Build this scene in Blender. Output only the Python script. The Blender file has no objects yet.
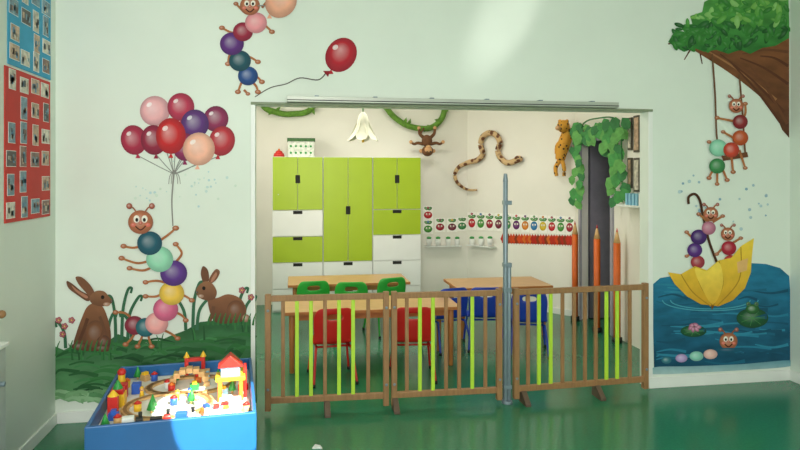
import bpy, bmesh, math, random
from mathutils import Vector, Matrix
from mathutils.geometry import tessellate_polygon
random.seed(7)
TH=math.atan(0.167); S=math.sin(TH); C=math.cos(TH); F=640.0; HZ=175.0; CAMZ=1.65
W=4.57; XL=-1.557; XR=3.95; WT=0.12
OX0,OX1,OZ=-0.26,2.71,2.14
FAR=8.3; A0=Vector((2.30,8.3,0)); A1=Vector((3.24,7.01,0)); XRW=3.24; CEIL=3.2
scn=bpy.context.scene
try: scn.view_settings.view_transform='Standard'
except Exception: pass

def lin(h):
    if not isinstance(h,str): return h
    h=h.lstrip('#'); o=[]
    for i in (0,2,4):
        c=int(h[i:i+2],16)/255
        o.append(c/12.92 if c<=0.04045 else ((c+0.055)/1.055)**2.4)
    return tuple(o)
def mixc(a,b,t): return tuple(a[i]*(1-t)+b[i]*t for i in range(3))
MATS={}
def mat(name,col,rough=0.6,var=0.08,scale=12.0,metal=0.0,bump=0.0,spec=0.5,stretch=None):
    if name in MATS: return MATS[name]
    m=bpy.data.materials.new(name); m.use_nodes=True; nt=m.node_tree
    b=nt.nodes['Principled BSDF']; c=lin(col)
    tc=nt.nodes.new('ShaderNodeTexCoord'); n=nt.nodes.new('ShaderNodeTexNoise'); n.inputs['Scale'].default_value=scale; n.inputs['Detail'].default_value=4
    if stretch:
        mp=nt.nodes.new('ShaderNodeMapping'); mp.inputs['Scale'].default_value=stretch
        nt.links.new(tc.outputs['Object'],mp.inputs['Vector']); nt.links.new(mp.outputs['Vector'],n.inputs['Vector'])
    else: nt.links.new(tc.outputs['Object'],n.inputs['Vector'])
    r=nt.nodes.new('ShaderNodeValToRGB')
    r.color_ramp.elements[0].position=0.3; r.color_ramp.elements[1].position=0.7
    r.color_ramp.elements[0].color=(*[x*(1-var) for x in c],1); r.color_ramp.elements[1].color=(*[min(1,x*(1+var)) for x in c],1)
    nt.links.new(n.outputs['Fac'],r.inputs['Fac']); nt.links.new(r.outputs['Color'],b.inputs['Base Color'])
    b.inputs['Roughness'].default_value=rough; b.inputs['Metallic'].default_value=metal
    b.inputs['Specular IOR Level'].default_value=spec
    if bump>0:
        bp=nt.nodes.new('ShaderNodeBump'); bp.inputs['Strength'].default_value=bump; bp.inputs['Distance'].default_value=0.01
        nt.links.new(n.outputs['Fac'],bp.inputs['Height']); nt.links.new(bp.outputs['Normal'],b.inputs['Normal'])
    MATS[name]=m; return m
def paintmat(name,lo,hi,scale,stretch=(1,1,1)):
    m=bpy.data.materials.new(name); m.use_nodes=True; nt=m.node_tree; b=nt.nodes['Principled BSDF']
    a=nt.nodes.new('ShaderNodeAttribute'); a.attribute_name='Col'
    tc=nt.nodes.new('ShaderNodeTexCoord'); mp=nt.nodes.new('ShaderNodeMapping'); mp.inputs['Scale'].default_value=stretch
    n=nt.nodes.new('ShaderNodeTexNoise'); n.inputs['Scale'].default_value=scale; n.inputs['Detail'].default_value=6
    nt.links.new(tc.outputs['Object'],mp.inputs['Vector']); nt.links.new(mp.outputs['Vector'],n.inputs['Vector'])
    mr=nt.nodes.new('ShaderNodeMapRange'); mr.inputs['From Min'].default_value=0.3; mr.inputs['From Max'].default_value=0.7
    mr.inputs['To Min'].default_value=lo; mr.inputs['To Max'].default_value=hi
    nt.links.new(n.outputs['Fac'],mr.inputs['Value'])
    vm=nt.nodes.new('ShaderNodeVectorMath'); vm.operation='SCALE'
    nt.links.new(a.outputs['Color'],vm.inputs[0]); nt.links.new(mr.outputs['Result'],vm.inputs['Scale'])
    nt.links.new(vm.outputs['Vector'],b.inputs['Base Color'])
    b.inputs['Roughness'].default_value=0.6; b.inputs['Specular IOR Level'].default_value=0.25
    return m
PM=[paintmat('mural_paint',0.92,1.08,14),paintmat('mural_wash',0.72,1.28,5,(1,1,2.5))]

def ray(u,v):
    r=(u-400)/F
    return Vector((r*C+S, C-r*S,(HZ-v)/F))
def hit(u,v,p0,n):
    o=Vector((0,0,CAMZ)); d=ray(u,v)
    return o+d*(n.dot(p0-o)/n.dot(d))
def onY(u,v,y): return hit(u,v,Vector((0,y,0)),Vector((0,-1,0)))
PL_MAIN=(Vector((0,W,0)),Vector((0,-1,0)))
PL_FAR=(Vector((0,FAR,0)),Vector((0,-1,0)))
dA=(A1-A0).normalized(); nA=Vector((dA.y,-dA.x,0))
if nA.dot(Vector((0,0,0))-A0)<0: nA=-nA
PL_ANG=(A0,nA)
PL_RW=(Vector((XRW,0,0)),Vector((-1,0,0)))

def crom(pts,closed,k=6):
    n=len(pts); out=[]
    rng=range(n) if closed else range(n-1)
    for i in rng:
        g=lambda j: pts[j%n] if closed else pts[max(0,min(n-1,j))]
        p0,p1,p2,p3=g(i-1),g(i),g(i+1),g(i+2)
        for s in range(k):
            t=s/k
            out.append(tuple(0.5*((2*p1[a])+(-p0[a]+p2[a])*t+(2*p0[a]-5*p1[a]+4*p2[a]-p3[a])*t*t+(-p0[a]+3*p1[a]-3*p2[a]+p3[a])*t**3) for a in range(len(p1))))
    if not closed: out.append(tuple(pts[-1]))
    return out

class Paint:
    def __init__(s,name,plane,base=0.001,step=0.00004):
        s.name=name; s.p0,s.n=plane; s.off=base; s.step=step; s.v=[];s.f=[];s.c=[];s.mi=[]
    def pt(s,u,v): return hit(u,v,s.p0,s.n)+s.n*s.off
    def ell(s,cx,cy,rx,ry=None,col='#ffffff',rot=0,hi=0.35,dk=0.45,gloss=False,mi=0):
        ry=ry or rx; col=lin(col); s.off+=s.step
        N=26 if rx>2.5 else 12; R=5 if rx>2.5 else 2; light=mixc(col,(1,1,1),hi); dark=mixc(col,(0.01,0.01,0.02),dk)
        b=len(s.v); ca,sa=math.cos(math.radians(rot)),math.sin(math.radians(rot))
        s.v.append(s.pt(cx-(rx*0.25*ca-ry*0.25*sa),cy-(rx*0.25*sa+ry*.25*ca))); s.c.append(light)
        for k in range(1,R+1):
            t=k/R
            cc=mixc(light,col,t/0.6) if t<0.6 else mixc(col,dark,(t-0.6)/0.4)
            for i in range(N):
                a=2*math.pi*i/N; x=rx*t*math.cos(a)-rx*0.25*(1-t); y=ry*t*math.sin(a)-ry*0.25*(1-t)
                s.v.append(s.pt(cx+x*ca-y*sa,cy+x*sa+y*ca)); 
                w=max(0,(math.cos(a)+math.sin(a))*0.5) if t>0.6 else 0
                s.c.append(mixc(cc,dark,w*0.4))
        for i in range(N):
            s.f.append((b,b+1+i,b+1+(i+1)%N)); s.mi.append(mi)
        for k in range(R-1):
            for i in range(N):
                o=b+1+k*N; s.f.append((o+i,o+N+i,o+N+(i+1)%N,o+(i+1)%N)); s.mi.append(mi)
        if gloss:
            s.ell(cx-rx*0.38,cy-ry*0.42,rx*0.2,ry*0.13,mixc(col,(1,1,1),0.6),rot=-35,hi=0.3,dk=0)
    def poly(s,pts,c1,c2=None,smooth=True,mi=0,k=5):
        s.off+=s.step; c1=lin(c1); c2=lin(c2) if c2 else c1
        P=crom(pts,True,k) if smooth else pts
        y0=min(p[1] for p in P); y1=max(p[1] for p in P)
        b=len(s.v)
        for p in P:
            s.v.append(s.pt(*p)); s.c.append(mixc(c1,c2,(p[1]-y0)/max(1e-6,y1-y0)))
        for t in tessellate_polygon([[Vector((p[0],p[1],0)) for p in P]]):
            s.f.append(tuple(b+i for i in t)); s.mi.append(mi)
    def stroke(s,pts,w0,w1,c1,c2=None,smooth=True,mi=0):
        s.off+=s.step; c1=lin(c1); c2=lin(c2) if c2 else c1
        P=crom(pts,False,6) if smooth and len(pts)>2 else pts
        n=len(P); b=len(s.v)
        for i,p in enumerate(P):
            q0=P[max(0,i-1)]; q1=P[min(n-1,i+1)]
            dx,dy=q1[0]-q0[0],q1[1]-q0[1]; L=math.hypot(dx,dy) or 1
            t=i/(n-1); w=(w0*(1-t)+w1*t)/2; nx,ny=-dy/L*w,dx/L*w
            cc=mixc(c1,c2,t)
            s.v+= [s.pt(p[0]+nx,p[1]+ny),s.pt(p[0]-nx,p[1]-ny)]; s.c+=[cc,cc]
        for i in range(n-1):
            o=b+2*i; s.f.append((o,o+1,o+3,o+2)); s.mi.append(mi)
    def done(s):
        me=bpy.data.meshes.new(s.name); me.from_pydata([tuple(v) for v in s.v],[],s.f)
        a=me.color_attributes.new('Col','FLOAT_COLOR','POINT')
        for i,c in enumerate(s.c): a.data[i].color=(c[0],c[1],c[2],1)
        for m in PM: me.materials.append(m)
        for i,p in enumerate(me.polygons): p.material_index=s.mi[i]
        ob=bpy.data.objects.new(s.name,me); scn.collection.objects.link(ob); return ob

class MB:
    def __init__(s): s.bm=bmesh.new(); s.mats=[]
    def _mi(s,m):
        if m not in s.mats: s.mats.append(m)
        return s.mats.index(m)
    def _fin(s,vs,m,smooth=False):
        mi=s._mi(m)
        fs=set()
        for v in vs:
            for f in v.link_faces: fs.add(f)
        for f in fs: f.material_index=mi; f.smooth=smooth
    def box(s,c,size,m,rz=0,M=None):
        T=Matrix.Translation(c)@Matrix.Rotation(rz,4,'Z')@Matrix.Diagonal((*size,1))
        if M: T=M@T
        r=bmesh.ops.create_cube(s.bm,size=1,matrix=T); s._fin(r['verts'],m)
    def b2(s,lo,hi,m,M=None):
        s.box(((lo[0]+hi[0])/2,(lo[1]+hi[1])/2,(lo[2]+hi[2])/2),(hi[0]-lo[0],hi[1]-lo[1],hi[2]-lo[2]),m,M=M)
    def cyl(s,p0,p1,r0,r1,m,n=14,M=None):
        p0=Vector(p0);p1=Vector(p1); d=p1-p0
        T=Matrix.Translation((p0+p1)/2)@d.to_track_quat('Z','Y').to_matrix().to_4x4()
        if M: T=M@T
        r=bmesh.ops.create_cone(s.bm,cap_ends=True,segments=n,radius1=max(r0,1e-4),radius2=max(r1,1e-4),depth=d.length,matrix=T); s._fin(r['verts'],m,True)
    def sph(s,c,r,m,sc=(1,1,1),M=None):
        T=Matrix.Translation(c)@Matrix.Diagonal((*sc,1))
        if M: T=M@T
        q=bmesh.ops.create_uvsphere(s.bm,u_segments=14,v_segments=10,radius=r,matrix=T); s._fin(q['verts'],m,True)
    def lathe(s,c,prof,m,n=20):
        rings=[]
        for r,z in prof:
            rings.append([s.bm.verts.new((c[0]+r*math.cos(2*math.pi*i/n),c[1]+r*math.sin(2*math.pi*i/n),c[2]+z)) for i in range(n)])
        mi=s._mi(m)
        for k in range(len(rings)-1):
            for i in range(n):
                f=s.bm.faces.new((rings[k][i],rings[k][(i+1)%n],rings[k+1][(i+1)%n],rings[k+1][i])); f.material_index=mi; f.smooth=True
    def prism(s,pts,dirv,m):
        a=[s.bm.verts.new(p) for p in pts]; b=[s.bm.verts.new(Vector(p)+Vector(dirv)) for p in pts]; mi=s._mi(m); n=len(a)
        fs=[s.bm.faces.new(a),s.bm.faces.new(b[::-1])]
        for i in range(n): fs.append(s.bm.faces.new((a[i],a[(i+1)%n],b[(i+1)%n],b[i])))
        for f in fs: f.material_index=mi
    def tube(s,pts,r,m,n=8,rad=None):
        P=[Vector(p) for p in crom([tuple(p) for p in pts],False,6)]; rings=[]
        for i,p in enumerate(P):
            d=(P[min(len(P)-1,i+1)]-P[max(0,i-1)]).normalized(); q=d.to_track_quat('Z','Y')
            rr=r if rad is None else r*rad(i/(len(P)-1))
            rings.append([s.bm.verts.new(p+q@Vector((rr*math.cos(2*math.pi*k/n),rr*math.sin(2*math.pi*k/n),0))) for k in range(n)])
        mi=s._mi(m)
        for k in range(len(rings)-1):
            for i in range(n):
                f=s.bm.faces.new((rings[k][i],rings[k][(i+1)%n],rings[k+1][(i+1)%n],rings[k+1][i])); f.material_index=mi; f.smooth=True
        for R in (rings[0][::-1],rings[-1]):
            f=s.bm.faces.new(R); f.material_index=mi
    def done(s,name,bevel=0,parent=None,loc=None,rz=0):
        bmesh.ops.recalc_face_normals(s.bm,faces=s.bm.faces[:])
        me=bpy.data.meshes.new(name); s.bm.to_mesh(me); s.bm.free()
        for m in s.mats: me.materials.append(m)
        ob=bpy.data.objects.new(name,me); scn.collection.objects.link(ob)
        if bevel:
            md=ob.modifiers.new('bevel','BEVEL'); md.width=bevel; md.segments=2; md.limit_method='ANGLE'
        if parent: ob.parent=parent
        if loc is not None: ob.location=loc
        ob.rotation_euler[2]=rz
        return ob

# ---------- materials
wallm=mat('wall_mint','#dfe8dc',0.6,0.02,3.0,bump=0.03)
wallr=mat('wall_cream','#efece0',0.6,0.02,3.0,bump=0.03)
floorm=mat('floor_green_lino','#2c7855',0.2,0.08,60.0,spec=0.5)
whitem=mat('white_lacquer','#e9ece6',0.4,0.02,5)
greenc=mat('lime_lacquer','#a2bd12',0.35,0.03,4)
darkm=mat('dark_gap','#15160f',0.8,0.1,8)
woodb=mat('beech_brown','#977047',0.5,0.15,9,stretch=(6,6,1))
woodl=mat('table_beech','#c9a070',0.4,0.12,7,stretch=(1,8,8))
limes=mat('lime_slat','#b5dc3c',0.45,0.05,9)
metal=mat('grey_metal','#7f8f97',0.35,0.05,10,metal=0.3)
alu=mat('aluminium_track','#b2b7ab',0.4,0.04,10,metal=0.3)
blackm=mat('black_plastic','#22231f',0.5,0.1,10)
ceilm=mat('ceiling_white','#eeeee6',0.8,0.02,3)

# ---------- shell
def boxobj(name,lo,hi,m,bev=0):
    b=MB(); b.b2(lo,hi,m); return b.done(name,bev)
boxobj('floor',(XL-.2,-3.5,-0.1),(5.2,8.6,0),floorm)
boxobj('ceiling',(XL-.2,-3.5,CEIL),(5.2,8.6,CEIL+.1),ceilm)
b=MB(); b.b2((XL,W,0),(OX0,W+WT,CEIL),wallm); b.b2((OX1,W,0),(XR,W+WT,CEIL),wallm); b.b2((OX0,W,OZ),(OX1,W+WT,CEIL),wallm); b.done('wall_partition')
boxobj('wall_left',(XL-.12,-3.5,0),(XL,W+WT,CEIL),wallm)
boxobj('wall_right',(XR,-3.5,0),(XR+.12,W+WT,CEIL),wallm)
boxobj('wall_far',(-1.1,FAR,0),(A0.x,FAR+.1,CEIL),wallr)
boxobj('wall_far_left',(-1.2,W+WT,0),(-1.1,FAR+.1,CEIL),wallr)
b=MB(); q=-nA*0.1
b.prism([A0,A1,A1+Vector((0,0,CEIL)),A0+Vector((0,0,CEIL))],q,wallr); b.done('wall_far_angled')
DY0,DY1=6.10,6.89
b=MB(); b.b2((XRW,W+WT,0),(XRW+.1,DY0,CEIL),wallr); b.b2((XRW,DY1,0),(XRW+.1,7.01,CEIL),wallr); b.b2((XRW,DY0,2.08),(XRW+.1,DY1,CEIL),wallr); b.done('wall_far_right')
dk=mat('corridor_grey','#8f8d9c',0.7,0.05,4)
b=MB(); b.b2((XRW+.1,7.01,0),(4.7,7.1,CEIL),dk); b.b2((XRW+.1,5.8,0),(4.7,5.9,CEIL),dk); b.b2((4.6,5.9,0),(4.7,7.01,CEIL),dk); b.done('wall_corridor')
b=MB(); fr=mat('door_frame_grey','#a5a3ad',0.5)
b.b2((XRW-.02,DY0,0),(XRW-.001,DY0+.05,2.08),fr); b.b2((XRW-.02,DY1-.05,0),(XRW-.001,DY1,2.08),fr); b.b2((XRW-.02,DY0+.05,2.02),(XRW-.001,DY1-.05,2.08),fr)
b.done('trim_2')
b=MB(); dl=mat('door_leaf_grey','#8c8894',0.5); dp=mat('door_panel_grey','#6c6974',0.5)
b.b2((XRW+.12,DY1-.02,0.01),(XRW+.80,DY1+.02,2.05),dl); b.b2((XRW+.42,DY1-.025,0.2),(XRW+.7,DY1-.02,.95),dp); b.b2((XRW+.42,DY1-.025,1.1),(XRW+.7,DY1-.02,1.9),dp); b.cyl((XRW+.74,DY1-.02,1.0),(XRW+.74,DY1-.07,1.0),.01,.01,metal)
b.done('door_1')
b=MB(); b.b2((XL,W-.015,0),(OX0,W,.075),whitem); b.done('baseboard_left',.003)
b=MB(); b.b2((OX1,W-.015,0),(XR,W,.085),whitem); b.done('baseboard_right',.003)
b=MB(); b.b2((XL,-3,0),(XL+.015,W-.015,.075),whitem); b.done('baseboard_side_left',.003)
b=MB(); b.b2((XR-.015,-3,0),(XR,W-.015,.085),whitem); b.done('baseboard_side_right',.003)
b=MB(); b.prism([A0+nA*.015+Vector((0,0,0)),A1+nA*.015,A1+nA*.015+Vector((0,0,.07)),A0+nA*.015+Vector((0,0,.07))],-nA*.015,whitem); b.done('baseboard_far')
# opening trim
b=MB()
b.b2((OX0-.03,W-.008,0),(OX0,W,OZ),whitem); b.b2((OX1,W-.008,0),(OX1+.035,W,OZ),whitem)
b.b2((OX0-.03,W-.02,OZ),(OX1+.03,W,OZ+.018),mat('trim_dull','#7f8a6e',0.6))
b.done('trim_1',.002)
b=MB(); xa=onY(287,105,W).x; xb=onY(615,105,W).x
b.b2((xa,W-.06,OZ+.020),(xb,W-.001,OZ+.06),alu); b.b2((xa,W-.064,OZ+.03),(xb,W-.06,OZ+.036),darkm)
for k in range(6):
    x=xa+(xb-xa)*(k+.5)/6; b.box((x,W-.03,OZ+.064),(.03,.055,.008),metal)
b.done('curtain_track',.003)

# ---------- caterpillar painter
BR='#9a5a35'
def limb(p,x0,y0,x1,y1,r=3.2,bx=0,by=0):
    mx,my=(x0+x1)/2+bx,(y0+y1)/2+by
    p.stroke([(x0,y0),(mx,my),(x1,y1)],2.6,2.0,BR,'#b87848'); p.ell(x1,y1,r,r*.75,'#b06a40',hi=.25,dk=.35)
def head(p,x,y,r,col='#b8704c',tilt=0):
    for sx in (-1,1):
        p.stroke([(x+sx*r*.35,y-r*.8),(x+sx*r*.6,y-r*1.15),(x+sx*r*.85,y-r*1.25)],1.4,1.2,BR)
        p.ell(x+sx*r*.9,y-r*1.28,r*.24,r*.24,'#a85a44')
    p.ell(x,y,r,r*.95,col,hi=.3,dk=.35)
    for sx in (-1,1):
        p.ell(x+sx*r*.32+tilt,y-r*.25,r*.24,r*.3,'#f4f0e4',hi=0,dk=.05); p.ell(x+sx*r*.3+tilt,y-r*.18,r*.12,r*.16,'#141010',hi=0,dk=0)
        p.ell(x+sx*r*.58+tilt,y+r*.22,r*.22,r*.17,'#d8705c',hi=.2,dk=0)
    p.ell(x+tilt,y+r*.08,r*.16,r*.13,'#d0684c')
    p.stroke([(x-r*.42+tilt,y+r*.32),(x+tilt,y+r*.62),(x+r*.42+tilt,y+r*.3)],1.3,1.3,'#4a1c14')
def balloon(p,x,y,rx,ry,col,rot=0):
    a=math.radians(rot); bx,by=x-math.sin(a)*ry*1.05,y+math.cos(a)*ry*1.05
    p.poly([(bx,by-2),(bx-2.5,by+3),(bx+2.5,by+3)],col,smooth=False)
    p.ell(x,y,rx,ry,col,rot=rot,hi=.28,dk=.4,gloss=True)

# left mural : meadow
p=Paint('meadow_wall_painting',PL_MAIN,0.001)
top=[(54,346),(64,350),(74,345),(90,350),(104,344),(118,334),(134,340),(152,344),(170,336),(186,330),(200,322),(218,320),(236,322),(256,318)]
p.poly(top+[(256,340),(257,372),(257,403)]+[(230,404),(180,402),(130,403),(110,398),(90,402),(70,396),(55,400)],'#2b6238','#568a5a',smooth=False,mi=1)
for k in range(90):
    x=random.uniform(56,250); f=(x-54)/200; y=random.uniform(352-22*f,392)
    c=random.choice(['#2a5f34','#2f6c38','#38763f','#1f4a2a','#41804a','#275a32'])
    L=random.uniform(8,20); p.stroke([(max(55,x-L),y+random.uniform(-2,3)),(x,y-3),(min(256,x+L),y+random.uniform(-2,3))],1.5,random.uniform(2,7),c)
for k in range(26):
    x=random.uniform(56,254); i=min(len(top)-2,int((x-54)/202*13)); y=top[i][1]+6
    h=random.uniform(8,14); d=random.uniform(-4,4)
    p.stroke([(x,y+4),(x+d*.4,y-h*.5),(x+d,y-h)],2.2,.6,random.choice(['#2a6436','#37773e','#23532e']))
for k in range(26):
    x=random.uniform(56,110); y=random.uniform(392,402); p.stroke([(x-8,y),(x,y-2),(x+8,y)],1,5,random.choice(['#7aa878','#8fb98c','#6c9c6a']))
for (x,y,h,d) in [(108,344,30,5),(116,342,44,-4),(122,340,50,6),(128,338,40,10),(132,340,26,-8),(186,330,30,-8),(193,328,44,6),(197,330,34,14),(238,322,32,6),(66,348,24,-6),(244,322,24,8)]:
    p.stroke([(x,y),(x+d*.2,y-h*.6),(x+d,y-h),(x+d+4*(1 if d>0 else -1),y-h-2),(x+d+3*(1 if d>0 else -1),y-h+3)],3.4,2.2,'#35684a')
for (x,y) in [(59,320),(65,326),(72,320),(63,334),(242,290),(251,297)]:
    for a in range(5): p.ell(x+1.9*math.cos(a*1.257),y+1.9*math.sin(a*1.257),1.6,1.6,'#a83a44')
    p.ell(x,y,1,1,'#e0b040')
p.done()
R1='#7a4f34'
p=Paint('rabbit_wall_painting',PL_MAIN,0.008)
p.poly([(88,306),(82,318),(77,332),(74,345),(82,350),(100,350),(110,344),(111,332),(108,318),(104,308),(98,302)],'#8a5c3e','#5c3824')
p.ell(96,334,11,14,R1,hi=.12,dk=.3); p.ell(104,342,7,7,'#6b4430',hi=.1)
p.ell(80,346,8,4,'#6b4430',hi=.15); p.ell(103,348,9,3.5,'#6b4430',hi=.15)
p.poly([(92,296),(82,291),(72,283),(67,281),(69,288),(78,295),(88,301)],'#6b4630'); p.poly([(88,296),(78,290),(72,285),(76,291),(86,298)],'#b07a60')
p.poly([(95,293),(90,284),(82,277),(76,277),(79,284),(86,292),(92,298)],'#7a5038')
p.poly([(90,297),(96,291),(104,291),(109,296),(113,301),(108,305),(100,306),(92,303)],'#916445','#6b4630')
p.ell(103,297,1.8,2,'#120c08',hi=0,dk=0); p.ell(112,301,1.4,1.1,'#3a2018'); p.ell(107,304,3.5,2,'#a8826a',dk=.1)
p.stroke([(88,318),(84,330),(80,340)],3.5,3,'#5c3824'); p.stroke([(100,316),(104,328),(100,340)],3,2.5,'#6b4630')
for x in range(70,116,5): p.stroke([(x,352),(x+1,346),(x+3,340)],2.4,.7,'#33733c')
p.done()
p=Paint('rabbit_wall_painting',PL_MAIN,0.008)
p.poly([(208,296),(216,298),(228,294),(240,298),(246,308),(244,320),(230,323),(216,322),(210,312)],'#8a5c3e','#5c3824')
p.ell(236,310,9,10,R1,hi=.12,dk=.3); p.ell(246,318,4,4,'#a8826a')
p.poly([(204,283),(201,274),(203,266),(208,270),(209,280)],'#6b4630')
p.poly([(209,284),(210,277),(216,269),(220,272),(216,280)],'#7a5038'); p.poly([(211,282),(212,278),(216,272),(217,275),(214,280)],'#b07a60')
p.poly([(196,291),(200,284),(207,281),(213,284),(217,292),(214,299),(206,300),(199,297)],'#916445','#6b4630')
p.ell(204,288,1.7,2,'#120c08',hi=0,dk=0); p.ell(197,292,1.3,1.1,'#3a2018'); p.ell(201,296,3,2,'#a8826a',dk=.1)
p.stroke([(214,306),(212,315),(210,321)],3.5,3,'#6b4630')
for x in range(208,254,5): p.stroke([(x,325),(x+1,319),(x+3,313)],2.4,.7,'#33733c')
p.done()
# balloons and caterpillar
p=Paint('balloon_bunch_wall_painting',PL_MAIN,0.004)
for (x,y) in [(135,154),(155,153),(156,126),(171,150),(185,155),(199,163),(216,134),(222,155),(195,137),(181,120)]:
    p.stroke([(x,y),((x+173)/2+ (173-x)*.15,(y+174)/2+3),(174,174)],.9,.8,'#8a8f88')
p.stroke([(174,174),(172,200),(173,226)],1.6,1.2,'#8c8a84')
for (dx) in (-4,-2,3,5): p.stroke([(174,170),(174+dx,176),(174+dx*1.3,184)],.8,.6,'#8c8a84')
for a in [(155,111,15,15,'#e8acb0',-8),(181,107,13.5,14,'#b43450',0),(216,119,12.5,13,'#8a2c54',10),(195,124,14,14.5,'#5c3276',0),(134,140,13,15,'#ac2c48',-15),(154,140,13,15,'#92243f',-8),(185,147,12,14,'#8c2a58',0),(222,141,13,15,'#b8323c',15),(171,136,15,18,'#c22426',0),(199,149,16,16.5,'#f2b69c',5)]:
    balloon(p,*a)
p.done()
p=Paint('caterpillar_wall_painting',PL_MAIN,0.011)
limb(p,152,246,176,228,3.4,4,-2); limb(p,150,243,124,246,3.2,-2,3); limb(p,156,258,122,258,3.2,0,5); limb(p,160,262,130,268,3,0,5)
limb(p,176,262,176,244,3,6,0); limb(p,168,283,146,282,3,0,-2); limb(p,175,296,192,300,3,0,-3); limb(p,168,290,146,296,3,0,3)
limb(p,172,310,186,320,3,3,0); limb(p,160,328,178,338,3,2,0); limb(p,150,326,152,346,3,-2,0); limb(p,138,328,126,344,3,0,2); limb(p,136,322,116,312,3,0,-4); limb(p,148,324,138,346,3)
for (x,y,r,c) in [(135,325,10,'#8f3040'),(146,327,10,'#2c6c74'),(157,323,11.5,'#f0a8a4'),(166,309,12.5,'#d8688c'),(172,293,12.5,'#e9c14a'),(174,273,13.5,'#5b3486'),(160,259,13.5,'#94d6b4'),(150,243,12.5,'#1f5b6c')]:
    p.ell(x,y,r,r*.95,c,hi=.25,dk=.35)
head(p,141,222,12.5)
p.done()
p=Paint('paint_splash_wall_painting',PL_MAIN,0.003)
for k in range(40):
    x=random.gauss(205,18); y=random.gauss(184,9); 
    if k%3==0: x=random.gauss(150,14); y=random.gauss(192,8)
    p.ell(x,y,random.uniform(.5,1.5),None,random.choice(['#c4dcd6','#b4d2d4','#cfe0d0']),hi=.1,dk=0)
p.done()
# top mural
p=Paint('caterpillar_wall_painting',PL_MAIN,0.006)
limb(p,243,32,222,28,3,0,3); limb(p,238,45,228,64,3,-3,0); limb(p,240,58,258,62,3,0,-3); limb(p,244,68,262,82,3,2,0); limb(p,244,76,238,92,3); limb(p,250,80,258,92,3,2,0); limb(p,256,24,272,32,3,0,-3); limb(p,262,8,270,-2,2.6); limb(p,244,12,236,4,2.6); limb(p,244,90,248,94,2.4)
for (x,y,r,c) in [(248,76,10,'#1e4a86'),(240,61,11,'#17505c'),(232,44,12,'#5a2a78'),(243,32,10,'#98223c'),(256,23,11,'#e8969c')]:
    p.ell(x,y,r,r*.95,c,hi=.25,dk=.35)
head(p,250,6,10)
p.stroke([(268,8),(264,6),(258,6)],1,1,'#888888'); balloon(p,281,2,15,17,'#efae90',40)
p.done()
p=Paint('balloon_wall_painting',PL_MAIN,0.004)
p.stroke([(326,73),(318,80),(300,78),(286,84),(270,88),(255,97)],1.2,.9,'#55504a')
balloon(p,341,55,15,18,'#b51c2a',32)
p.poly([(330,71),(323,71),(328,77)],'#8c1420',smooth=False)
p.done()
# right mural: tree
p=Paint('tree_wall_painting',PL_MAIN,0.002)
p.poly([(789,138),(782,130),(776,116),(767,103),(752,90),(738,79),(722,68),(706,58),(690,48),(682,40),(694,41),(706,45),(720,47),(734,50),(750,46),(768,40),(789,30)],'#80502f','#54311f',smooth=False,mi=1)
for (a,b2) in [((696,45),(770,86)),((706,50),(776,100)),((720,54),(784,112)),((740,58),(788,84)),((750,66),(787,124)),((760,56),(788,66)),((742,54),(788,52)),((730,62),(780,122))]:
    p.stroke([a,((a[0]+b2[0])/2,(a[1]+b2[1])/2-3),b2],1.2,3.2,random.choice(['#9a6a44','#5a3420','#8a5838','#6a4028']))
for (x0,y0,x1,y1) in [(690,50,684,60),(700,54,702,64),(727,52,730,44),(668,44,684,40)]:
    p.stroke([(x0,y0),(x1,y1)],1.6,1,'#5a3420')
fol=[(668,42),(672,35),(684,32),(680,26),(692,24),(690,16),(702,12),(704,2),(720,-6),(752,-8),(788,-8),(789,20),(789,38),(775,46),(762,48),(750,54),(740,50),(728,54),(716,50),(704,52),(694,48),(684,52),(676,48)]
p.poly(fol,'#559c48','#2f7434',smooth=False,mi=1)
for k in range(190):
    x=random.uniform(674,786); lo=30-(x-668)*.55; y=random.uniform(max(-4,lo),50 if x<750 else 40)
    L=random.uniform(3,7)
    c=random.choice(['#387f34','#4f983f','#62a548','#46903c','#79b354','#8abf6c'] if y<24 else ['#2b6a30','#387f34','#245c2a','#3a8238'])
    p.ell(x,y,L,L*.42,c,rot=random.uniform(0,180),hi=.06,dk=.08)
p.done()
p=Paint('caterpillar_swing_wall_painting',PL_MAIN,0.014)
p.stroke([(711,54),(714,95),(716,140),(722,158)],1.8,1.8,'#6c4a30'); p.stroke([(738,74),(741,110),(744,154)],1.8,1.8,'#6c4a30')
p.poly([(721,156),(746,152),(747,157),(722,161)],'#6a4028',smooth=False)
limb(p,736,122,716,118,2.6); limb(p,738,124,744,104,2.6,3,0); limb(p,736,140,722,132,2.4); limb(p,720,150,708,142,2.4); limb(p,718,166,708,178,2.6,-2,0); limb(p,720,166,726,180,2.6); limb(p,730,155,732,172,2.6); limb(p,738,150,744,168,2.4); limb(p,716,168,716,184,2.4)
for (x,y,r,c) in [(716,166,8,'#3f8a50'),(717,148,9,'#8fd0b0'),(730,150,8,'#c8442e'),(739,138,8,'#c2572a'),(739,122,7.5,'#8c2a2c')]: p.ell(x,y,r,r*.95,c,hi=.25,dk=.35)
head(p,735,106,7.5)
p.done()
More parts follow.
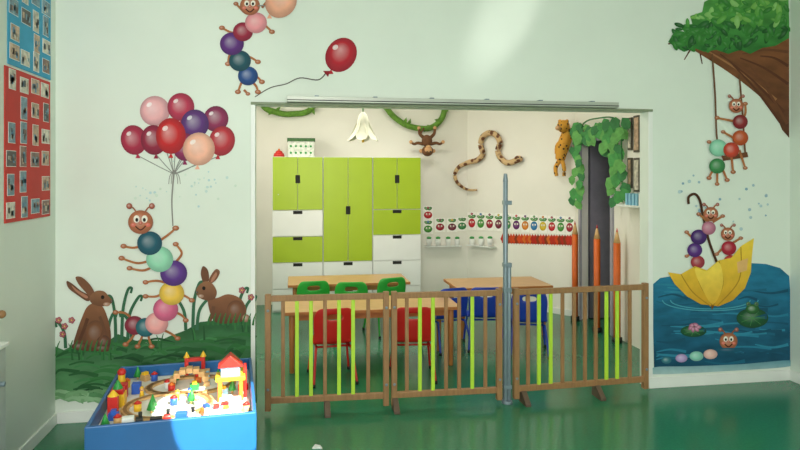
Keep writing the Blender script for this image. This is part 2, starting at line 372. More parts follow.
# pond
p=Paint('pond_wall_painting',PL_MAIN,0.002)
p.poly([(653,284),(660,278),(672,276),(690,274),(705,276),(730,268),(750,263),(766,264),(780,268),(789,276),(790,290),(790,330),(790,364),(760,368),(720,371),(680,372),(654,373),(653,330)],'#237799','#154862',mi=1,smooth=False)
for k in range(60):
    x=random.uniform(662,782); y=random.uniform(284,362); L=random.uniform(8,26)
    x0=max(656,x-L); x1=min(788,x+L)
    p.stroke([(x0,y),(x,y+random.uniform(-3,3)),(x1,y+random.uniform(-2,2))],1,random.uniform(1.5,4.5),random.choice(['#2a7f9c','#1d6480','#185069','#3188a4','#1b5875']))
for rr in (48,40): p.stroke([(710+rr*math.cos(a/10*math.pi),300+rr*.22*math.sin(a/10*math.pi)) for a in range(11)],1.0,1.0,'#4c9fb0')
for (x,y,rx,ry) in [(752,318,16,10),(693,331,13,6)]:
    p.ell(x,y,rx,ry,'#1f5a34',hi=.15,dk=.4); p.poly([(x,y),(x+rx*.9,y-ry*.5),(x+rx*.9,y+ry*.1)],'#17506a',smooth=False)
    for a in range(0,360,50): p.stroke([(x,y),(x+rx*.8*math.cos(math.radians(a)),y+ry*.8*math.sin(math.radians(a)))],.6,.4,'#4c8a4c')
p.ell(752,309,7,5,'#2f6a34'); p.ell(748,304,2.4,2.4,'#3c7a3c'); p.ell(756,304,2.4,2.4,'#3c7a3c'); p.ell(748,304,1,1,'#101010'); p.ell(756,304,1,1,'#101010')
for a in range(6): p.ell(694+4*math.cos(a),327+2.5*math.sin(a),3,1.8,'#c07898',rot=a*40)
for (x,y,r,c) in [(666,360,5,'#3c7c88'),(681,358,6,'#b49ccc'),(696,356,7,'#8fd0bc'),(710,354,7,'#e8bcb0')]: p.ell(x,y,r,r*.7,c,hi=.3,dk=.3)
head(p,728,341,9)
p.ell(728,350,13,2.5,'#1a5a74',hi=.1,dk=.1)
p.poly([(654,367),(690,366),(740,364),(790,360),(790,366),(740,370),(654,374)],'#5e98a8','#a8c4c4')
p.done()
p=Paint('umbrella_boat_wall_painting',PL_MAIN,0.009)
p.stroke([(716,262),(708,240),(702,214),(699,200),(694,194),(688,197),(688,204)],2.6,2.6,'#4a2c1a')
limb(p,708,222,698,214,2.4); limb(p,712,222,722,216,2.4); limb(p,696,240,686,232,2.4,-1,0); limb(p,697,250,686,256,2.2); limb(p,730,244,740,238,2.4); limb(p,724,246,716,254,2.4)
for (x,y,r,c) in [(697,262,7,'#a83c44'),(694,250,7.5,'#5a3082'),(698,237,8,'#4a2870'),(708,228,7,'#c07890'),(730,262,7.5,'#c03a34'),(728,248,7.5,'#b02438')]: p.ell(x,y,r,r*.95,c,hi=.25,dk=.35)
head(p,710,214,7.5); head(p,727,234,7)
p.poly([(667,272),(680,274),(694,266),(706,270),(718,260),(730,258),(740,246),(753,238),(751,256),(750,272),(744,288),(732,300),(718,306),(700,304),(686,296),(674,284)],'#f5d244','#cf9a28',smooth=False)
for q in [((694,267),(700,286),(712,306)),((718,261),(722,284),(712,306)),((740,247),(738,280),(716,306)),((680,274),(692,292),(710,306))]: p.stroke(list(q),1.1,1.1,'#b08420')
p.poly([(694,268),(706,271),(718,262),(722,284),(712,304),(700,286)],'#f7da58','#dfb038')
p.poly([(736,262),(747,258),(746,270),(737,273)],'#e0b070',smooth=False)
p.stroke([(712,305),(711,309)],3,1,'#7a5010')
p.done()
p=Paint('paint_splash_wall_painting',PL_MAIN,0.003)
for k in range(30):
    x,y=random.choice([(688,186),(700,208),(745,190),(742,222),(760,205)]); p.ell(x+random.gauss(0,6),y+random.gauss(0,7),random.uniform(.7,1.8),None,random.choice(['#9cbcc8','#7fa8bc','#b0ccd0']),hi=.1,dk=.1)
p.done()

# ---------- posters on left wall
def poster(name,tag,y0,y1,z0,z1,col,pal,ny=4):
    b=MB(); base=mat(tag,col,0.6,0.08,6)
    b.b2((XL+.001,y0,z0),(XL+.006,y1,z1),base)
    nz=int((z1-z0)/.13)
    for i in range(ny):
        for j in range(nz):
            if random.random()<.08: continue
            cy=y0+(y1-y0)*(i+.5)/ny+random.uniform(-.014,.014); cz=z0+(z1-z0)*(j+.5)/nz+random.uniform(-.014,.014)
            m=random.choice(pal); w=.052+random.random()*.012; h=.042
            if random.random()<.35: w,h=h,w
            b.b2((XL+.006,cy-w-.003,cz-h-.003),(XL+.0075,cy+w+.003,cz+h+.003),whitem)
            b.b2((XL+.0075,cy-w,cz-h),(XL+.0085,cy+w,cz+h),m)
            for q in range(6):
                yy=cy+random.uniform(-w*.7,w*.7); zz=cz+random.uniform(-h*.5,h*.3); r=random.uniform(.007,.014)
                b.b2((XL+.0085,yy-r,zz-r*1.4),(XL+.0092,yy+r,zz+r*1.4),random.choice(pal))
    b.done(name)
pal=[mat('ph_a','#4a4440',.4,.4,30),mat('ph_b','#b89a80',.4,.4,30),mat('ph_c','#6c8a98',.4,.4,30),mat('ph_d','#c8c0b0',.4,.4,30),mat('ph_e','#7a5a4c',.4,.4,30),mat('ph_f','#4f7f9c',.4,.4,30)]
poster('photo_poster','poster_red',3.80,4.46,1.385,2.25,'#c92a1c',pal)
poster('photo_poster','poster_blue',3.84,4.47,2.265,3.05,'#2f9cc4',pal)

b=MB(); b.b2((XL+.016,2.95,.0),(XL+.1,3.58,.77),mat('pale_grey','#b4bdb6',.5)); b.b2((XL+.016,2.93,.77),(XL+.11,3.6,.79),whitem); b.cyl((XL+.1,3.5,.6),(XL+.13,3.5,.6),.012,.014,metal); b.done('low_cabinet',.004)
b=MB(); b.cyl((XL,3.70,.91),(XL+.02,3.70,.91),.022,.022,woodb); b.sph((XL+.03,3.70,.91),.022,woodb); b.done('coat_hook')

# ---------- gate
GY=4.49
def gate(name,u0,u1,slats,feet,ya,yb):
    b=MB(); xa=onY(u0,300,ya).x; xb=onY(u1,300,yb).x
    def Y(x): return ya+(yb-ya)*(x-xa)/(xb-xa)
    rz=math.atan2(yb-ya,xb-xa); L=math.hypot(xb-xa,yb-ya)
    for x in (xa,xb): b.box((x,Y(x),.43),(.04,.04,.80),woodb,rz); 
    for z in (.80,.10): b.box(((xa+xb)/2,(ya+yb)/2,z),(L-.03,.032,.04),woodb,rz)
    for u,k in slats:
        x=onY(u,300,Y((xa+xb)/2)).x
        b.box((x,Y(x),.45),(.026,.018,.70),limes if k=='g' else woodb,rz)
    for u in feet:
        x=onY(u,400,(ya+yb)/2).x; y=Y(x)
        b.prism([(x-.02,y-.11,0),(x-.02,y+.04,0),(x-.02,y+.04,.05),(x-.02,y+.02,.085),(x-.02,y-.02,.085),(x-.02,y-.11,.02)],(.04,0,0),mat('gate_foot','#5f4d3e',.5))
    for x in (xa,xb):
        for z in (.72,.18): b.cyl((x,Y(x)-.022,z),(x,Y(x)-.028,z),.01,.01,metal)
    b.done(name,.004)
gate('safety_gate',268,386,[(283,'b'),(297,'g'),(311,'g'),(325,'b'),(339,'g'),(353,'g'),(368,'b')],[327],GY,GY-.03)
gate('safety_gate',394,499,[(407,'b'),(420,'g'),(433,'g'),(446,'b'),(459,'b'),(472,'g'),(485,'b')],[395],GY-.03,GY-.05)
gate('safety_gate',516,645,[(527,'b'),(538,'g'),(550,'g'),(562,'b'),(574,'b'),(585,'b'),(596,'b'),(607,'g'),(618,'g'),(631,'b')],[522,597],GY-.05,GY)
b=MB(); x=onY(507,300,GY-.05).x; y=GY-.05
b.cyl((x-.012,y+.0,0.02),(x-.012,y,1.60),.018,.018,metal); b.cyl((x+.016,y,.02),(x+.016,y,1.0),.015,.015,metal); b.cyl((x-.012,y,1.6),(x-.012,y,1.66),.02,.012,metal)
for z in (.12,.82,1.0,1.45): b.box((x,y,z),(.06,.045,.03),metal)
b.cyl((x,y,0),(x,y,.02),.04,.038,metal); b.done('gate_support_pole',.002)

# ---------- play table
TR=math.radians(5); TC=(-.625,3.78,0)
blue=mat('play_table_blue','#20629e',.35,.05,5); tray=mat('play_tray','#eeeae0',.6,.06,10)
b=MB(); hw,hl,tz=.40,.50,.45
b.b2((-hw,-hl,.06),(hw,-hl+.02,tz),blue); b.b2((-hw,hl-.02,.06),(hw,hl,tz),blue); b.b2((-hw,-hl+.02,.06),(-hw+.02,hl-.02,tz),blue); b.b2((hw-.02,-hl+.02,.06),(hw,hl-.02,tz),blue)
b.b2((-hw+.02,-hl+.02,.35),(hw-.02,hl-.02,.38),tray)
for sx in (-1,1):
    for sy in (-1,1): b.b2((sx*(hw-.035)-.03,sy*(hl-.035)-.03,0),(sx*(hw-.035)+.03,sy*(hl-.035)+.03,.35),blue)
b.done('play_table',.006,loc=TC,rz=TR)
TM=Matrix.Translation(TC)@Matrix.Rotation(TR,4,'Z'); z0=.381
red=mat('toy_red','#cf2a20',.4); yel=mat('toy_yellow','#efc02c',.4); wd=mat('toy_wood','#d8ac72',.5,.15,20); grn=mat('toy_green','#2f9a44',.4); blu=mat('toy_blue','#2b5fc0',.4); org=mat('toy_orange','#e8782a',.4); sky=mat('toy_skyblue','#8cc4dc',.4)
b=MB(); TRK=[(-.06,-.10,.22,.2),(.04,.22,.24,.16)]
for (cx,cy,rx,ry) in TRK:
    N=26
    for i in range(N):
        a=2*math.pi*i/N; px,py=cx+rx*math.cos(a),cy+ry*math.sin(a); ang=math.atan2(ry*math.cos(a),-rx*math.sin(a))
        b.box((px,py,z0+.006),(2*math.pi*max(rx,ry)/N*1.05,.04,.012),wd,ang,M=TM)
        b.box((px,py,z0+.0125),(2*math.pi*max(rx,ry)/N*1.05,.018,.002),mat('track_groove','#9a7444',.6),ang,M=TM)
b.done('toy_train_track')
b=MB()
def car(x,y,r,m,m2,h=.035,k=1.25):
    T=TM@Matrix.Translation((x,y,z0))@Matrix.Rotation(r,4,'Z')@Matrix.Scale(k,4)
    b.box((0,0,.022),(.085,.034,.014),m,M=T); b.box((-.015,0,.022+h/2),(.045,.03,h),m2,M=T); b.cyl((.012,0,.038),(.04,0,.038),.013,.013,m,M=T); b.cyl((.03,0,.045),(.03,0,.07),.006,.008,blackm,M=T)
    for sx in (-.028,.028):
        for sy in (-.017,.017): b.cyl((sx,sy-.003,.01),(sx,sy+.003,.01),.01,.01,blackm,M=T)
car(-.2,-.41,.1,blackm,whitem); car(-.07,-.40,.0,red,blackm,.02); car(.05,-.395,-.1,whitem,blu,.03)
b.done('toy_train',.002)
b=MB()
T=TM@Matrix.Translation((.27,-.06,z0))@Matrix.Scale(1.15,4)
b.box((-.05,0,.05),(.02,.09,.10),org,M=T); b.box((.05,0,.05),(.02,.09,.10),org,M=T); b.box((0,0,.11),(.14,.1,.02),yel,M=T); b.box((0,0,.14),(.09,.07,.05),sky,M=T)
b.prism([T@Vector((-.06,-.045,.165)),T@Vector((.06,-.045,.165)),T@Vector((0,-.045,.22))],(T.to_3x3()@Vector((0,.09,0))),red)
b.box((0,-.037,.14),(.02,.004,.03),whitem,M=T); b.cyl((.07,0,0),(.07,0,.17),.008,.008,red,M=T); b.box((0,-.12,.02),(.1,.06,.04),whitem,M=T); b.done('toy_house',.003)
b=MB()
T=TM@Matrix.Translation((.05,.42,z0))
for sx in (-1,1): b.box((sx*.05,0,.06),(.022,.04,.12),red,M=T); b.cyl((sx*.05,0,.12),(sx*.05,0,.155),.02,.001,yel,M=T)
b.box((0,0,.105),(.09,.035,.02),red,M=T); b.box((0,0,.03),(.18,.04,.012),wd,M=T)
T=TM@Matrix.Translation((.03,.22,z0))
for i in range(9): 
    a=math.pi*i/8; b.box((.1*math.cos(a),0,.09*math.sin(a)+.01),(.035,.06,.03),wd,M=T)
b.done('toy_bridge',.003)
b=MB()
T=TM@Matrix.Translation((-.33,-.02,z0))
b.box((0,0,.035),(.08,.09,.07),yel,M=T); b.box((0,0,.08),(.065,.07,.03),red,M=T); b.cyl((0,0,.09),(0,0,.14),.03,.005,grn,M=T)
b.box((.0,.13,.04),(.06,.06,.08),red,M=T); b.box((.07,.19,.03),(.05,.05,.06),blu,M=T); b.cyl((-.02,.25,0),(-.02,.25,.1),.02,.02,yel,M=T); b.sph((-.02,.25,.11),.024,red,M=T)
b.box((-.0,-.14,.05),(.05,.05,.10),red,M=T); b.cyl((0,-.14,.1),(0,-.14,.13),.03,.003,yel,M=T)
b.done('toy_castle',.003)
b=MB(); n=0; placed=[]
keep=[(.27,-.1,.12),(-.33,.0,.09),(-.33,.13,.07),(-.28,.2,.08),(-.33,-.16,.07),(.05,.42,.12),(.03,.22,.08),(-.2,-.41,.08),(-.07,-.4,.08),(.05,-.4,.08),(.22,-.38,.12)]
for t in range(2000):
    if n>=34: break
    x,y=random.uniform(-.36,.36),random.uniform(-.45,.45)
    if any(math.hypot(x-a,y-c)<r for a,c,r in keep) or any(math.hypot(x-a,y-c)<.055 for a,c in placed): continue
    if any(abs(math.hypot((x-cx)/rx,(y-cy)/ry)-1)*min(rx,ry)<.045 for cx,cy,rx,ry in TRK): continue
    placed.append((x,y)); k=n%4; n+=1; m=random.choice([red,yel,grn,blu,org,whitem,sky,wd,whitem])
    T=TM@Matrix.Translation((x,y,z0))@Matrix.Rotation(random.uniform(0,3),4,'Z')
    if k==0: b.cyl((0,0,0),(0,0,.03),.014,.009,m,M=T); b.sph((0,0,.042),.013,wd,M=T); b.cyl((0,0,.048),(0,0,.056),.012,.008,m,M=T)
    elif k==1: b.box((0,0,.018),(.05,.034,.036),m,M=T); b.box((0,0,.044),(.026,.034,.016),random.choice([red,yel,blu]),M=T)
    elif k==2: b.cyl((0,0,0),(0,0,.025),.006,.006,wd,M=T); b.cyl((0,0,.02),(0,0,.08),.025,.002,grn,M=T)
    else: b.cyl((0,0,0),(0,0,.04),.02,.02,m,M=T); b.cyl((0,0,.04),(0,0,.055),.022,.004,random.choice([red,org]),M=T)
b.done('toy_figures')
b=MB()
T=TM@Matrix.Translation((.22,-.38,z0)); b.box((0,0,.025),(.16,.12,.05),whitem,M=T); b.box((.0,0,.055),(.11,.08,.012),sky,M=T); b.box((-.02,.01,.07),(.03,.03,.02),red,M=T); b.box((.03,-.01,.068),(.03,.02,.014),yel,M=T); b.done('toy_hospital',.003)
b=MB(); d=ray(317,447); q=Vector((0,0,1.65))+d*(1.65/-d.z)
b.prism([q+Vector((-.03,-.02,.0)),q+Vector((.03,-.03,.0)),q+Vector((.02,.01,.0)),q+Vector((-.01,.03,.0))],(0,0,.006),whitem); b.done('sun_patch_sliver')  # white sliver modelled in place of a small sun patch on the floor

# ---------- storage cabinet
CX,CY=-.247,7.80; cw=.606
b=MB(); z=[.02,.28,.595,.91,1.225,1.87]
for c in range(3):
    x0=CX+c*cw; x1=x0+cw-.002
    b.b2((x0,CY+.02,.0),(x1,FAR-.005,1.87),whitem)
    def dr(za,zb,m,xa=None,xb=None,notch=True):
        a=(xa if xa is not None else x0+.006); e=(xb if xb is not None else x1-.006)
        b.b2((a,CY,za+.005),(e,CY+.018,zb-.005),m)
        if notch: b.b2(((a+e)/2-.055,CY-.003,zb-.045),((a+e)/2+.055,CY+.001,zb-.006),darkm)
    xm=(x0+x1)/2
    def pair(za,zb,nz):
        dr(za,zb,greenc,x0+.006,xm-.003,False); dr(za,zb,greenc,xm+.003,x1-.006,False)
        b.b2((xm-.028,CY-.003,nz-.05),(xm+.028,CY+.001,nz+.05),darkm)
    if c==1:
        pair(z[2],z[5],1.22); dr(z[1],z[2],whitem); dr(z[0],z[1],whitem)
    elif c==0:
        pair(z[4],z[5],1.60); dr(z[3],z[4],whitem); dr(z[2],z[3],greenc); dr(z[1],z[2],whitem); dr(z[0],z[1],whitem)
    else:
        pair(z[4],z[5],1.60); dr(z[3],z[4],greenc); dr(z[2],z[3],whitem); dr(z[1],z[2],whitem); dr(z[0],z[1],whitem)
b.done('storage_cabinet',.003)
b=MB(); pa=onY(288,157,8.0); pb=onY(314,157,8.0)
zt=1.871; b.b2((pa.x,7.9,zt),(pb.x,8.15,zt+.19),mat('box_pattern','#dfe4d6',.6,.25,30)); b.b2((pa.x-.01,7.89,zt+.19),(pb.x+.01,8.16,zt+.23),mat('box_lid','#3f6a38',.6,.2,30))
for i in range(5):
    for j in range(2): b.cyl((pa.x+.035+i*.06,7.9,zt+.05+j*.08),(pa.x+.035+i*.06,7.897,zt+.05+j*.08),.014,.014,grn)
b.done('storage_box',.004)
b=MB(); pr=onY(279,157,7.95); b.cyl((pr.x,7.95,zt),(pr.x,7.95,zt+.045),.07,.06,red); b.sph((pr.x,7.95,zt+.05),.045,red,(1,1,.7)); b.cyl((pr.x,7.95,zt+.07),(pr.x,7.95,zt+.1),.012,.01,org); b.done('red_toy_bowl')

# ---------- tables & chairs
def table(x0,x1,y0,y1,h):
    b=MB(); b.b2((x0,y0,h-.025),(x1,y1,h),woodl)
    e=mat('table_edge','#b06f36',.5,.1,9); 
    for (a,c) in [((x0-.004,y0-.004),(x1+.004,y0)),((x0-.004,y1),(x1+.004,y1+.004)),((x0-.004,y0),(x0,y1)),((x1,y0),(x1+.004,y1))]: b.b2((a[0],a[1],h-.028),(c[0],c[1],h-.002),e)
    b.b2((x0+.06,y0+.06,h-.085),(x1-.06,y0+.08,h-.025),e); b.b2((x0+.06,y1-.08,h-.085),(x1-.06,y1-.06,h-.025),e)
    for x in (x0+.07,x1-.07):
        for y in (y0+.07,y1-.07): b.cyl((x,y,0),(x,y,h-.025),.02,.026,e)
    b.done('kids_table',.003)
table(-.08,1.42,5.34,5.94,.52); table(-.05,1.22,6.66,7.24,.52); table(1.62,2.62,6.2,6.8,.52)
def chair(col,x,y,rot):
    m=mat('chair_'+col,{'red':'#c8201c','green':'#2fa83a','blue':'#1c3fae'}[col],.35,.03,6)
    e=bpy.data.objects.new('kids_chair',None); scn.collection.objects.link(e); e.location=(x,y,0); e.rotation_euler[2]=rot
    prof=[(.175,.275,.14),(.165,.298,.155),(.10,.302,.165),(0,.292,.17),(-.09,.29,.17),(-.135,.305,.168),(-.155,.345,.162),(-.165,.40,.162),(-.173,.455,.168),(-.18,.505,.168),(-.188,.55,.16),(-.193,.585,.14),(-.195,.60,.11)]
    cols=[-1,-.72,-.4,0,.4,.72,1]
    bm=bmesh.new(); g=[]
    for (py,pz,hw) in prof:
        g.append([bm.verts.new((hw*c,py+(.03*c*c if pz>.33 else 0),pz+(.012*c*c if pz<.33 else 0))) for c in cols])
    for i in range(len(g)-1):
        for j in range(6):
            if i==9 and j in (2,3): continue
            f=bm.faces.new((g[i][j],g[i][j+1],g[i+1][j+1],g[i+1][j])); f.smooth=True
    me=bpy.data.meshes.new('seat_shell'); bm.to_mesh(me); bm.free(); me.materials.append(m)
    o=bpy.data.objects.new('seat_shell',me); scn.collection.objects.link(o); o.parent=e
    s=o.modifiers.new('s','SOLIDIFY'); s.thickness=.012; s=o.modifiers.new('ss','SUBSURF'); s.levels=2; s.render_levels=2
    b=MB()
    for sx in (-1,1):
        b.tube([(sx*.17,.19,.012),(sx*.145,.14,.25),(sx*.135,.10,.278),(sx*.135,-.08,.272),(sx*.145,-.13,.25),(sx*.17,-.22,.012)],.010,m)
        b.cyl((sx*.17,.19,0),(sx*.17,.19,.025),.013,.013,blackm); b.cyl((sx*.17,-.22,0),(sx*.17,-.22,.025),.013,.013,blackm)
    b.cyl((-.135,.08,.275),(.135,.08,.275),.009,.009,m); b.cyl((-.135,-.06,.27),(.135,-.06,.27),.009,.009,m)
    b.done('leg_frame',parent=e)
def at(u,depth): 
    l=(u-400)/F*depth; return (C*l+S*depth, C*depth-S*l)
for (c,u,d,r) in [('red',333,5.05,.08),('red',416,5.1,-.1),('green',312,6.35,.1),('green',353,6.3,-.1),('green',388,6.55,.3),('blue',450,5.95,.25),('blue',489,6.0,-.15),('blue',535,5.8,-.3)]:
    x,y=at(u,d); chair(c,x,y+.17,r)

# ---------- decorations in far room
b=MB(); x,y=at(363,6.3); 
petal=mat('petal_white','#efedd8',.6,.03,8)
b.cyl((x,y,2.24),(x,y,CEIL),.006,.006,grn)
b.lathe((x,y,0),[(.012,2.27),(.04,2.24),(.058,2.18),(.068,2.10),(.07,2.06)],petal,n=30)
for i in range(6):
    a=i*math.pi/3+.3; dv=Vector((math.cos(a),math.sin(a),0)); sv=Vector((-math.sin(a),math.cos(a),0)); o=Vector((x,y,0))
    rows=[(.045,2.2,.035),(.07,2.12,.055),(.105,2.05,.065),(.145,2.0,.045),(.175,1.985,.008)]
    g=[[b.bm.verts.new(o+dv*(r-.01*k*k)+sv*w*k+Vector((0,0,zz))) for k in (-1,0,1)] for r,zz,w in rows]
    mi=b._mi(petal)
    for r in range(4):
        for k in range(2): f=b.bm.faces.new((g[r][k],g[r][k+1],g[r+1][k+1],g[r+1][k])); f.material_index=mi; f.smooth=True
b.cyl((x,y,1.97),(x,y,2.1),.012,.01,yel); b.done('flower_pendant_lamp')
vine=mat('vine_green','#5f8c2c',.7,.35,25,bump=.5)
def vineobj(pts,y):
    b=MB(); P=[onY(u,v,y) for u,v in pts]
    b.tube(P,.038,vine,n=8)
    Q=[Vector(q) for q in crom([tuple(q) for q in P],False,8)]
    for q in Q[::2]:
        a=random.uniform(0,6.28); d=Vector((math.cos(a),-.25,math.sin(a))); L=random.uniform(.05,.1)
        sd=d.cross(Vector((0,1,0))).normalized()*.022
        b.prism([q,q+d*L*.5+sd,q+d*L,q+d*L*.5-sd],(0,-.004,0),vine)
    b.done('vine_garland')
vineobj([(252,74),(262,104),(275,112),(292,114),(312,108),(326,74)],FAR-.06)
vineobj([(366,74),(386,107),(398,120),(412,127),(430,128),(442,118),(446,100),(452,74)],FAR-.06)
b=MB(); mk=mat('monkey_brown','#6a4426',.8,.2,30,bump=.3); mf=mat('monkey_face','#d0a070',.7,.08,20)
def mp(u,v,dy=0): return onY(u,v,FAR-.16)+Vector((0,-dy,0))
b.tube([mp(424,128),mp(421,134),mp(424,140),mp(427,142)],.012,mk); b.sph(mp(427,141),.07,mk,(1,.8,1.15))
b.sph(mp(427,151,.03),.073,mk,(1.05,.9,.95)); b.sph(mp(427,150,.075),.048,mf,(1.05,.6,.85)); b.sph(mp(427,147,.09),.03,mf,(1.2,.6,.7))
for sx in (-1,1):
    b.sph(mp(427+sx*6.2,151,.02),.026,mf,(1,.5,1)); b.sph(mp(427+sx*1.6,152,.11),.009,blackm)
    b.tube([mp(427+sx*4,144),mp(427+sx*9,143),mp(427+sx*13,144),mp(427+sx*16,142)],.02,mk,rad=lambda t:1.1-.4*t); b.sph(mp(427+sx*16,142),.024,mf)
    b.tube([mp(427+sx*3,138),mp(427+sx*7,134),mp(427+sx*8,129)],.022,mk,rad=lambda t:1.1-.35*t); b.sph(mp(427+sx*8,128),.024,mf)
b.done('plush_monkey')
def spotted(name,c0,c1,sc,p0,p1):
    m=bpy.data.materials.new(name); m.use_nodes=True; nt=m.node_tree; bs=nt.nodes['Principled BSDF']
    tc=nt.nodes.new('ShaderNodeTexCoord'); vo=nt.nodes.new('ShaderNodeTexVoronoi'); vo.inputs['Scale'].default_value=sc; rp=nt.nodes.new('ShaderNodeValToRGB')
    rp.color_ramp.elements[0].color=(*lin(c0),1); rp.color_ramp.elements[0].position=p0; rp.color_ramp.elements[1].color=(*lin(c1),1); rp.color_ramp.elements[1].position=p1
    nt.links.new(tc.outputs['Object'],vo.inputs['Vector']); nt.links.new(vo.outputs['Distance'],rp.inputs['Fac']); nt.links.new(rp.outputs['Color'],bs.inputs['Base Color']); bs.inputs['Roughness'].default_value=.8
    return m
m=spotted('snake_skin','#6a4026','#cfae80',16,.34,.5)
def far2(u,v,o):
    return hit(u,v,*PL_FAR)+PL_FAR[1]*o if u<467 else hit(u,v,*PL_ANG)+PL_ANG[1]*o
b=MB()
P=[far2(u,v,.05) for u,v in [(479,190),(472,190),(463,188),(456,182),(454,174),(458,167),(464,164),(472,162),(480,160),(485,154),(483,145),(485,137),(492,133),(499,136),(502,143),(500,151),(503,158),(510,163),(520,160)]]
b.tube(P,.033,m,n=10,rad=lambda t:.4+.7*min(1,t*2.2)); h=far2(521,159,.055); b.sph(h,.05,m,(1.1,1,.85)); b.sph(h+Vector((-.02,-.045,.02)),.01,blackm); b.sph(h+Vector((.02,-.04,.02)),.01,blackm)
b.done('plush_snake')
# picture row
cc=['#c8262c','#6a2a6c','#4c9a3a','#e08a2a','#a82432','#2f7ab0','#7a2a3c','#e0c030','#3f8a4c']
for nm,pl,us in [('picture_card_row',PL_FAR,[(428,213),(428,227),(440,225),(452,225),(462,224)]),('picture_card_row',PL_ANG,[(472+i*8.9,221+i*.4) for i in range(12)])]:
    p=Paint(nm,pl,.004)
    for i,(u,v) in enumerate(us):
        w=4.2 if pl is PL_ANG else 5.2; h=9 if pl is PL_ANG else 7
        p.poly([(u-w,v-h),(u+w,v-h),(u+w,v+h),(u-w,v+h)],'#fbf9f0',smooth=False)
        c=cc[(i*2)%9]; p.ell(u,v+2,w*.8,h*.5,c,hi=.2,dk=.3); p.stroke([(u,v-3),(u+.5,v-6)],.9,.7,'#5a3a20'); p.ell(u+1.8,v-4.5,2.3,1.6,'#3f8a34',rot=-30); p.ell(u-1.8,v-4.5,2.2,1.4,'#5aa044',rot=30); p.ell(u,v-h+1.8,1.2,1.2,cc[(i+4)%9]); p.ell(u-w*.3,v+1,.8,1,'#f4ecd8'); p.ell(u+w*.3,v+1,.8,1,'#f4ecd8')
    p.done()
p=Paint('autumn_leaf_border',PL_ANG,.004)
p.poly([(502,236),(570,236),(573,240),(573,245),(502,243)],'#b83a20','#8a2a18',smooth=False)
for i in range(26):
    u=503+i*2.7; p.poly([(u,233+i*.07),(u+2.6,238),(u+.5,244+i*.1),(u-2.4,239)],random.choice(['#cf4a20','#b82c1c','#d8702a','#8a3a1c','#c03420']),smooth=False)
p.done()
for pl,uu in [(PL_FAR,[428,437,447,456]),(PL_ANG,[475,484,493])]:
    b=MB(); q=[hit(u,245,*pl)+pl[1]*.065 for u in uu]
    for s in q:
        b.lathe((s.x,s.y,s.z),[(.001,0),(.028,0),(.042,.09),(.038,.09),(.026,.01)],whitem,n=14); b.sph(s+Vector((0,0,.1)),.032,grn,(1,1,.6))
    mid=(q[0]+q[-1])/2; d=q[-1]-q[0]; b.box(tuple(mid+Vector((0,0,-.008))),(d.length+.1,.12,.012),whitem,math.atan2(d.y,d.x))
    b.done('potted_seedlings')
# pencils
for u in (575,597,617):
    X=XRW-.09; r=(u-400)/F; k=(r*C+S)/(C-r*S); Y=X/k
    b=MB(); om=mat('pencil_orange','#d8641c',.5,.08,10)
    b.cyl((X,Y,0),(X,Y,.98),.034,.034,om,n=6); b.cyl((X,Y,.98),(X,Y,1.09),.034,.010,wd,n=6); b.cyl((X,Y,1.09),(X,Y,1.13),.010,.001,red,n=6)
    b.cyl((X,Y,.0),(X,Y,.05),.05,.05,blackm); b.done('giant_pencil')
lf=[mat('leaf_a','#46964a',.7,.2,20),mat('leaf_b','#347a42',.7,.2,20),mat('leaf_c','#63a552',.7,.2,20)]
b=MB(); pts=[]
for i in range(20): pts.append((577+random.uniform(-4,4),122+i*4.1))
for i in range(34): pts.append((577+i*1.4+random.uniform(-1,1),124+random.uniform(-8,12)))
for i in range(26): pts.append((619+random.uniform(-6,5),124+i*2.9))
for i in range(8): pts.append((606+random.uniform(-5,5),128+i*2.6))
for (u,v) in pts:
    off=random.uniform(.04,.10); q=hit(u,v,Vector((XRW-off,0,0)),Vector((-1,0,0)))
    if q.y>6.9: q=hit(u,v,*PL_ANG)+nA*(off+.03)
    a=random.uniform(-2.2,-.9); L=random.uniform(.11,.16); tdir=Vector((.62,-.78,0)).normalized(); d=(tdir*math.cos(a)+Vector((0,0,1))*math.sin(a)); e=tdir*-math.sin(a)+Vector((0,0,1))*math.cos(a)
    sh=[q,q+d*L*.3+e*L*.36,q+d*L*.7+e*L*.28,q+d*L,q+d*L*.7-e*L*.28,q+d*L*.3-e*L*.36]
    mx=max(s.x for s in sh)
    if mx>XRW-.03: sh=[s-Vector((mx-XRW+.03,0,0)) for s in sh]
    b.prism(sh,(-.003,0,0),random.choice(lf))
b.tube([hit(u,v,Vector((XRW-.05,0,0)),Vector((-1,0,0))) for u,v in [(580,200),(579,160),(582,126),(600,118),(618,122),(622,160),(622,200)]],.008,lf[1],n=6)
b.done('leaf_garland')
# plush leopard hanging beside the leaves
b=MB(); lm=spotted('leopard_fur','#2e1c10','#d89a34',26,.26,.36)
L=lambda u,v,o=.09: hit(u,v,*PL_ANG)+nA*o
b.tube([L(573,128),L(570,138),L(566,150),L(564,160)],.06,lm,n=12,rad=lambda t:.85+.35*math.sin(t*3.1))
b.sph(L(570,127,.15),.075,lm); b.sph(L(568,129,.22),.035,mf,(1,1,.8)); b.sph(L(566.5,122,.15),.022,lm); b.sph(L(573.5,122,.15),.022,lm); b.sph(L(568,126,.215),.01,blackm); b.sph(L(571,126,.22),.01,blackm)
b.tube([L(567,140),L(563,146,.13),L(562,154,.13)],.024,lm,rad=lambda t:1.1-.3*t); b.tube([L(564,160),L(561,168,.12),L(562,176,.12)],.026,lm,rad=lambda t:1.1-.3*t); b.tube([L(566,160),L(568,168),L(568,176)],.024,lm,rad=lambda t:1.1-.3*t); b.tube([L(564,162,.07),L(558,166,.07),L(558,174,.07)],.012,lm)
b.done('plush_leopard')
b=MB()
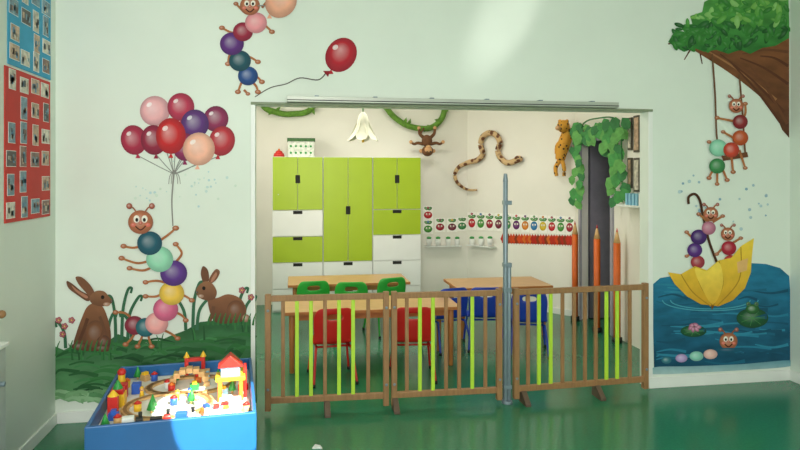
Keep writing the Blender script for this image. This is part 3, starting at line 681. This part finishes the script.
for (u0,u1,v0,v1) in [(629,633,118,150),(635,641,116,152),(629,633,158,188),(635,641,158,192)]:
    A=hit(u0,v0,*PL_RW); B=hit(u1,v1,*PL_RW); zz=sorted([A.z,B.z]); yy=sorted([A.y,B.y])
    b.b2((XRW-.017,yy[0],zz[0]),(XRW-.002,yy[1],zz[1]),mat('frame_brown','#4c443a',.5)); b.b2((XRW-.02,yy[0]+.015,zz[0]+.02),(XRW-.016,yy[1]-.015,zz[1]-.02),random.choice([pal[3],pal[1],whitem]))
b.done('picture_frames')
A=hit(628,206,*PL_RW); b=MB(); b.b2((XRW-.12,4.9,A.z),(XRW-.002,A.y,A.z+.02),whitem); 
for i in range(7): b.b2((XRW-.1,5.3+i*.06,A.z+.02),(XRW-.02,5.335+i*.06,A.z+.13),random.choice([whitem,sky,wd,whitem]))
b.done('book_shelf')

# ---------- camera & light
cd=bpy.data.cameras.new('camera'); cam=bpy.data.objects.new('camera',cd); scn.collection.objects.link(cam); scn.camera=cam
cam.location=(0,0,CAMZ); cam.rotation_euler=(math.radians(90),0,-TH); cd.sensor_width=36; cd.lens=F/800*36; cd.shift_y=-(225-HZ)/800; cd.clip_start=.05
def area(name,loc,target,sx,sy,e,col):
    l=bpy.data.lights.new(name,'AREA'); l.shape='RECTANGLE'; l.size=sx; l.size_y=sy; l.energy=e; l.color=col
    o=bpy.data.objects.new(name,l); scn.collection.objects.link(o); o.location=loc; o.rotation_euler=(Vector(target)-Vector(loc)).to_track_quat('-Z','Y').to_euler(); return o
area('window_light_front',(-.8,-2.6,2.2),(.2,4.5,1.9),2.6,1.6,235,(1,.975,.95))
area('ceiling_area_front',(.6,1.6,3.15),(.6,1.6,0),2.0,1.0,28,(1,.97,.93))  # downward area light under the front ceiling, no fixture modelled
area('window_light_far_room',(-1.05,6.4,1.9),(2,6.6,1.2),2.0,1.5,52,(1,.96,.87))
area('ceiling_fill_far_room',(1.2,6.4,3.15),(1.2,6.4,0),1.6,.8,28,(1,.96,.87))  # unseen area light added under the ceiling to brighten the far room
def spot(name,loc,target,e,ang,blend,col,r=.03):
    l=bpy.data.lights.new(name,'SPOT'); l.energy=e; l.spot_size=math.radians(ang); l.spot_blend=blend; l.color=col; l.shadow_soft_size=r
    o=bpy.data.objects.new(name,l); scn.collection.objects.link(o); o.location=loc; o.rotation_euler=(Vector(target)-Vector(loc)).to_track_quat('-Z','Y').to_euler(); return o
spot('sunbeam_table',(.9,1.0,3.1),(-.36,3.47,.45),3600,9,.08,(1,.97,.9),.01)
s=spot('sunbeam_wall',(3.0,2.2,1.2),tuple(onY(505,20,W)),150,22,1.0,(1,.98,.93)); s.scale=(.32,1,1); s.rotation_euler.rotate_axis('Z',math.radians(-28))
spot('sunbeam_wall',(1.5,1.0,1.8),tuple(onY(150,70,W)),90,26,1.0,(1,.98,.93))
w=bpy.data.worlds.new('world'); scn.world=w; w.use_nodes=True; w.node_tree.nodes['Background'].inputs[0].default_value=(.95,.97,1,1); w.node_tree.nodes['Background'].inputs[1].default_value=.6
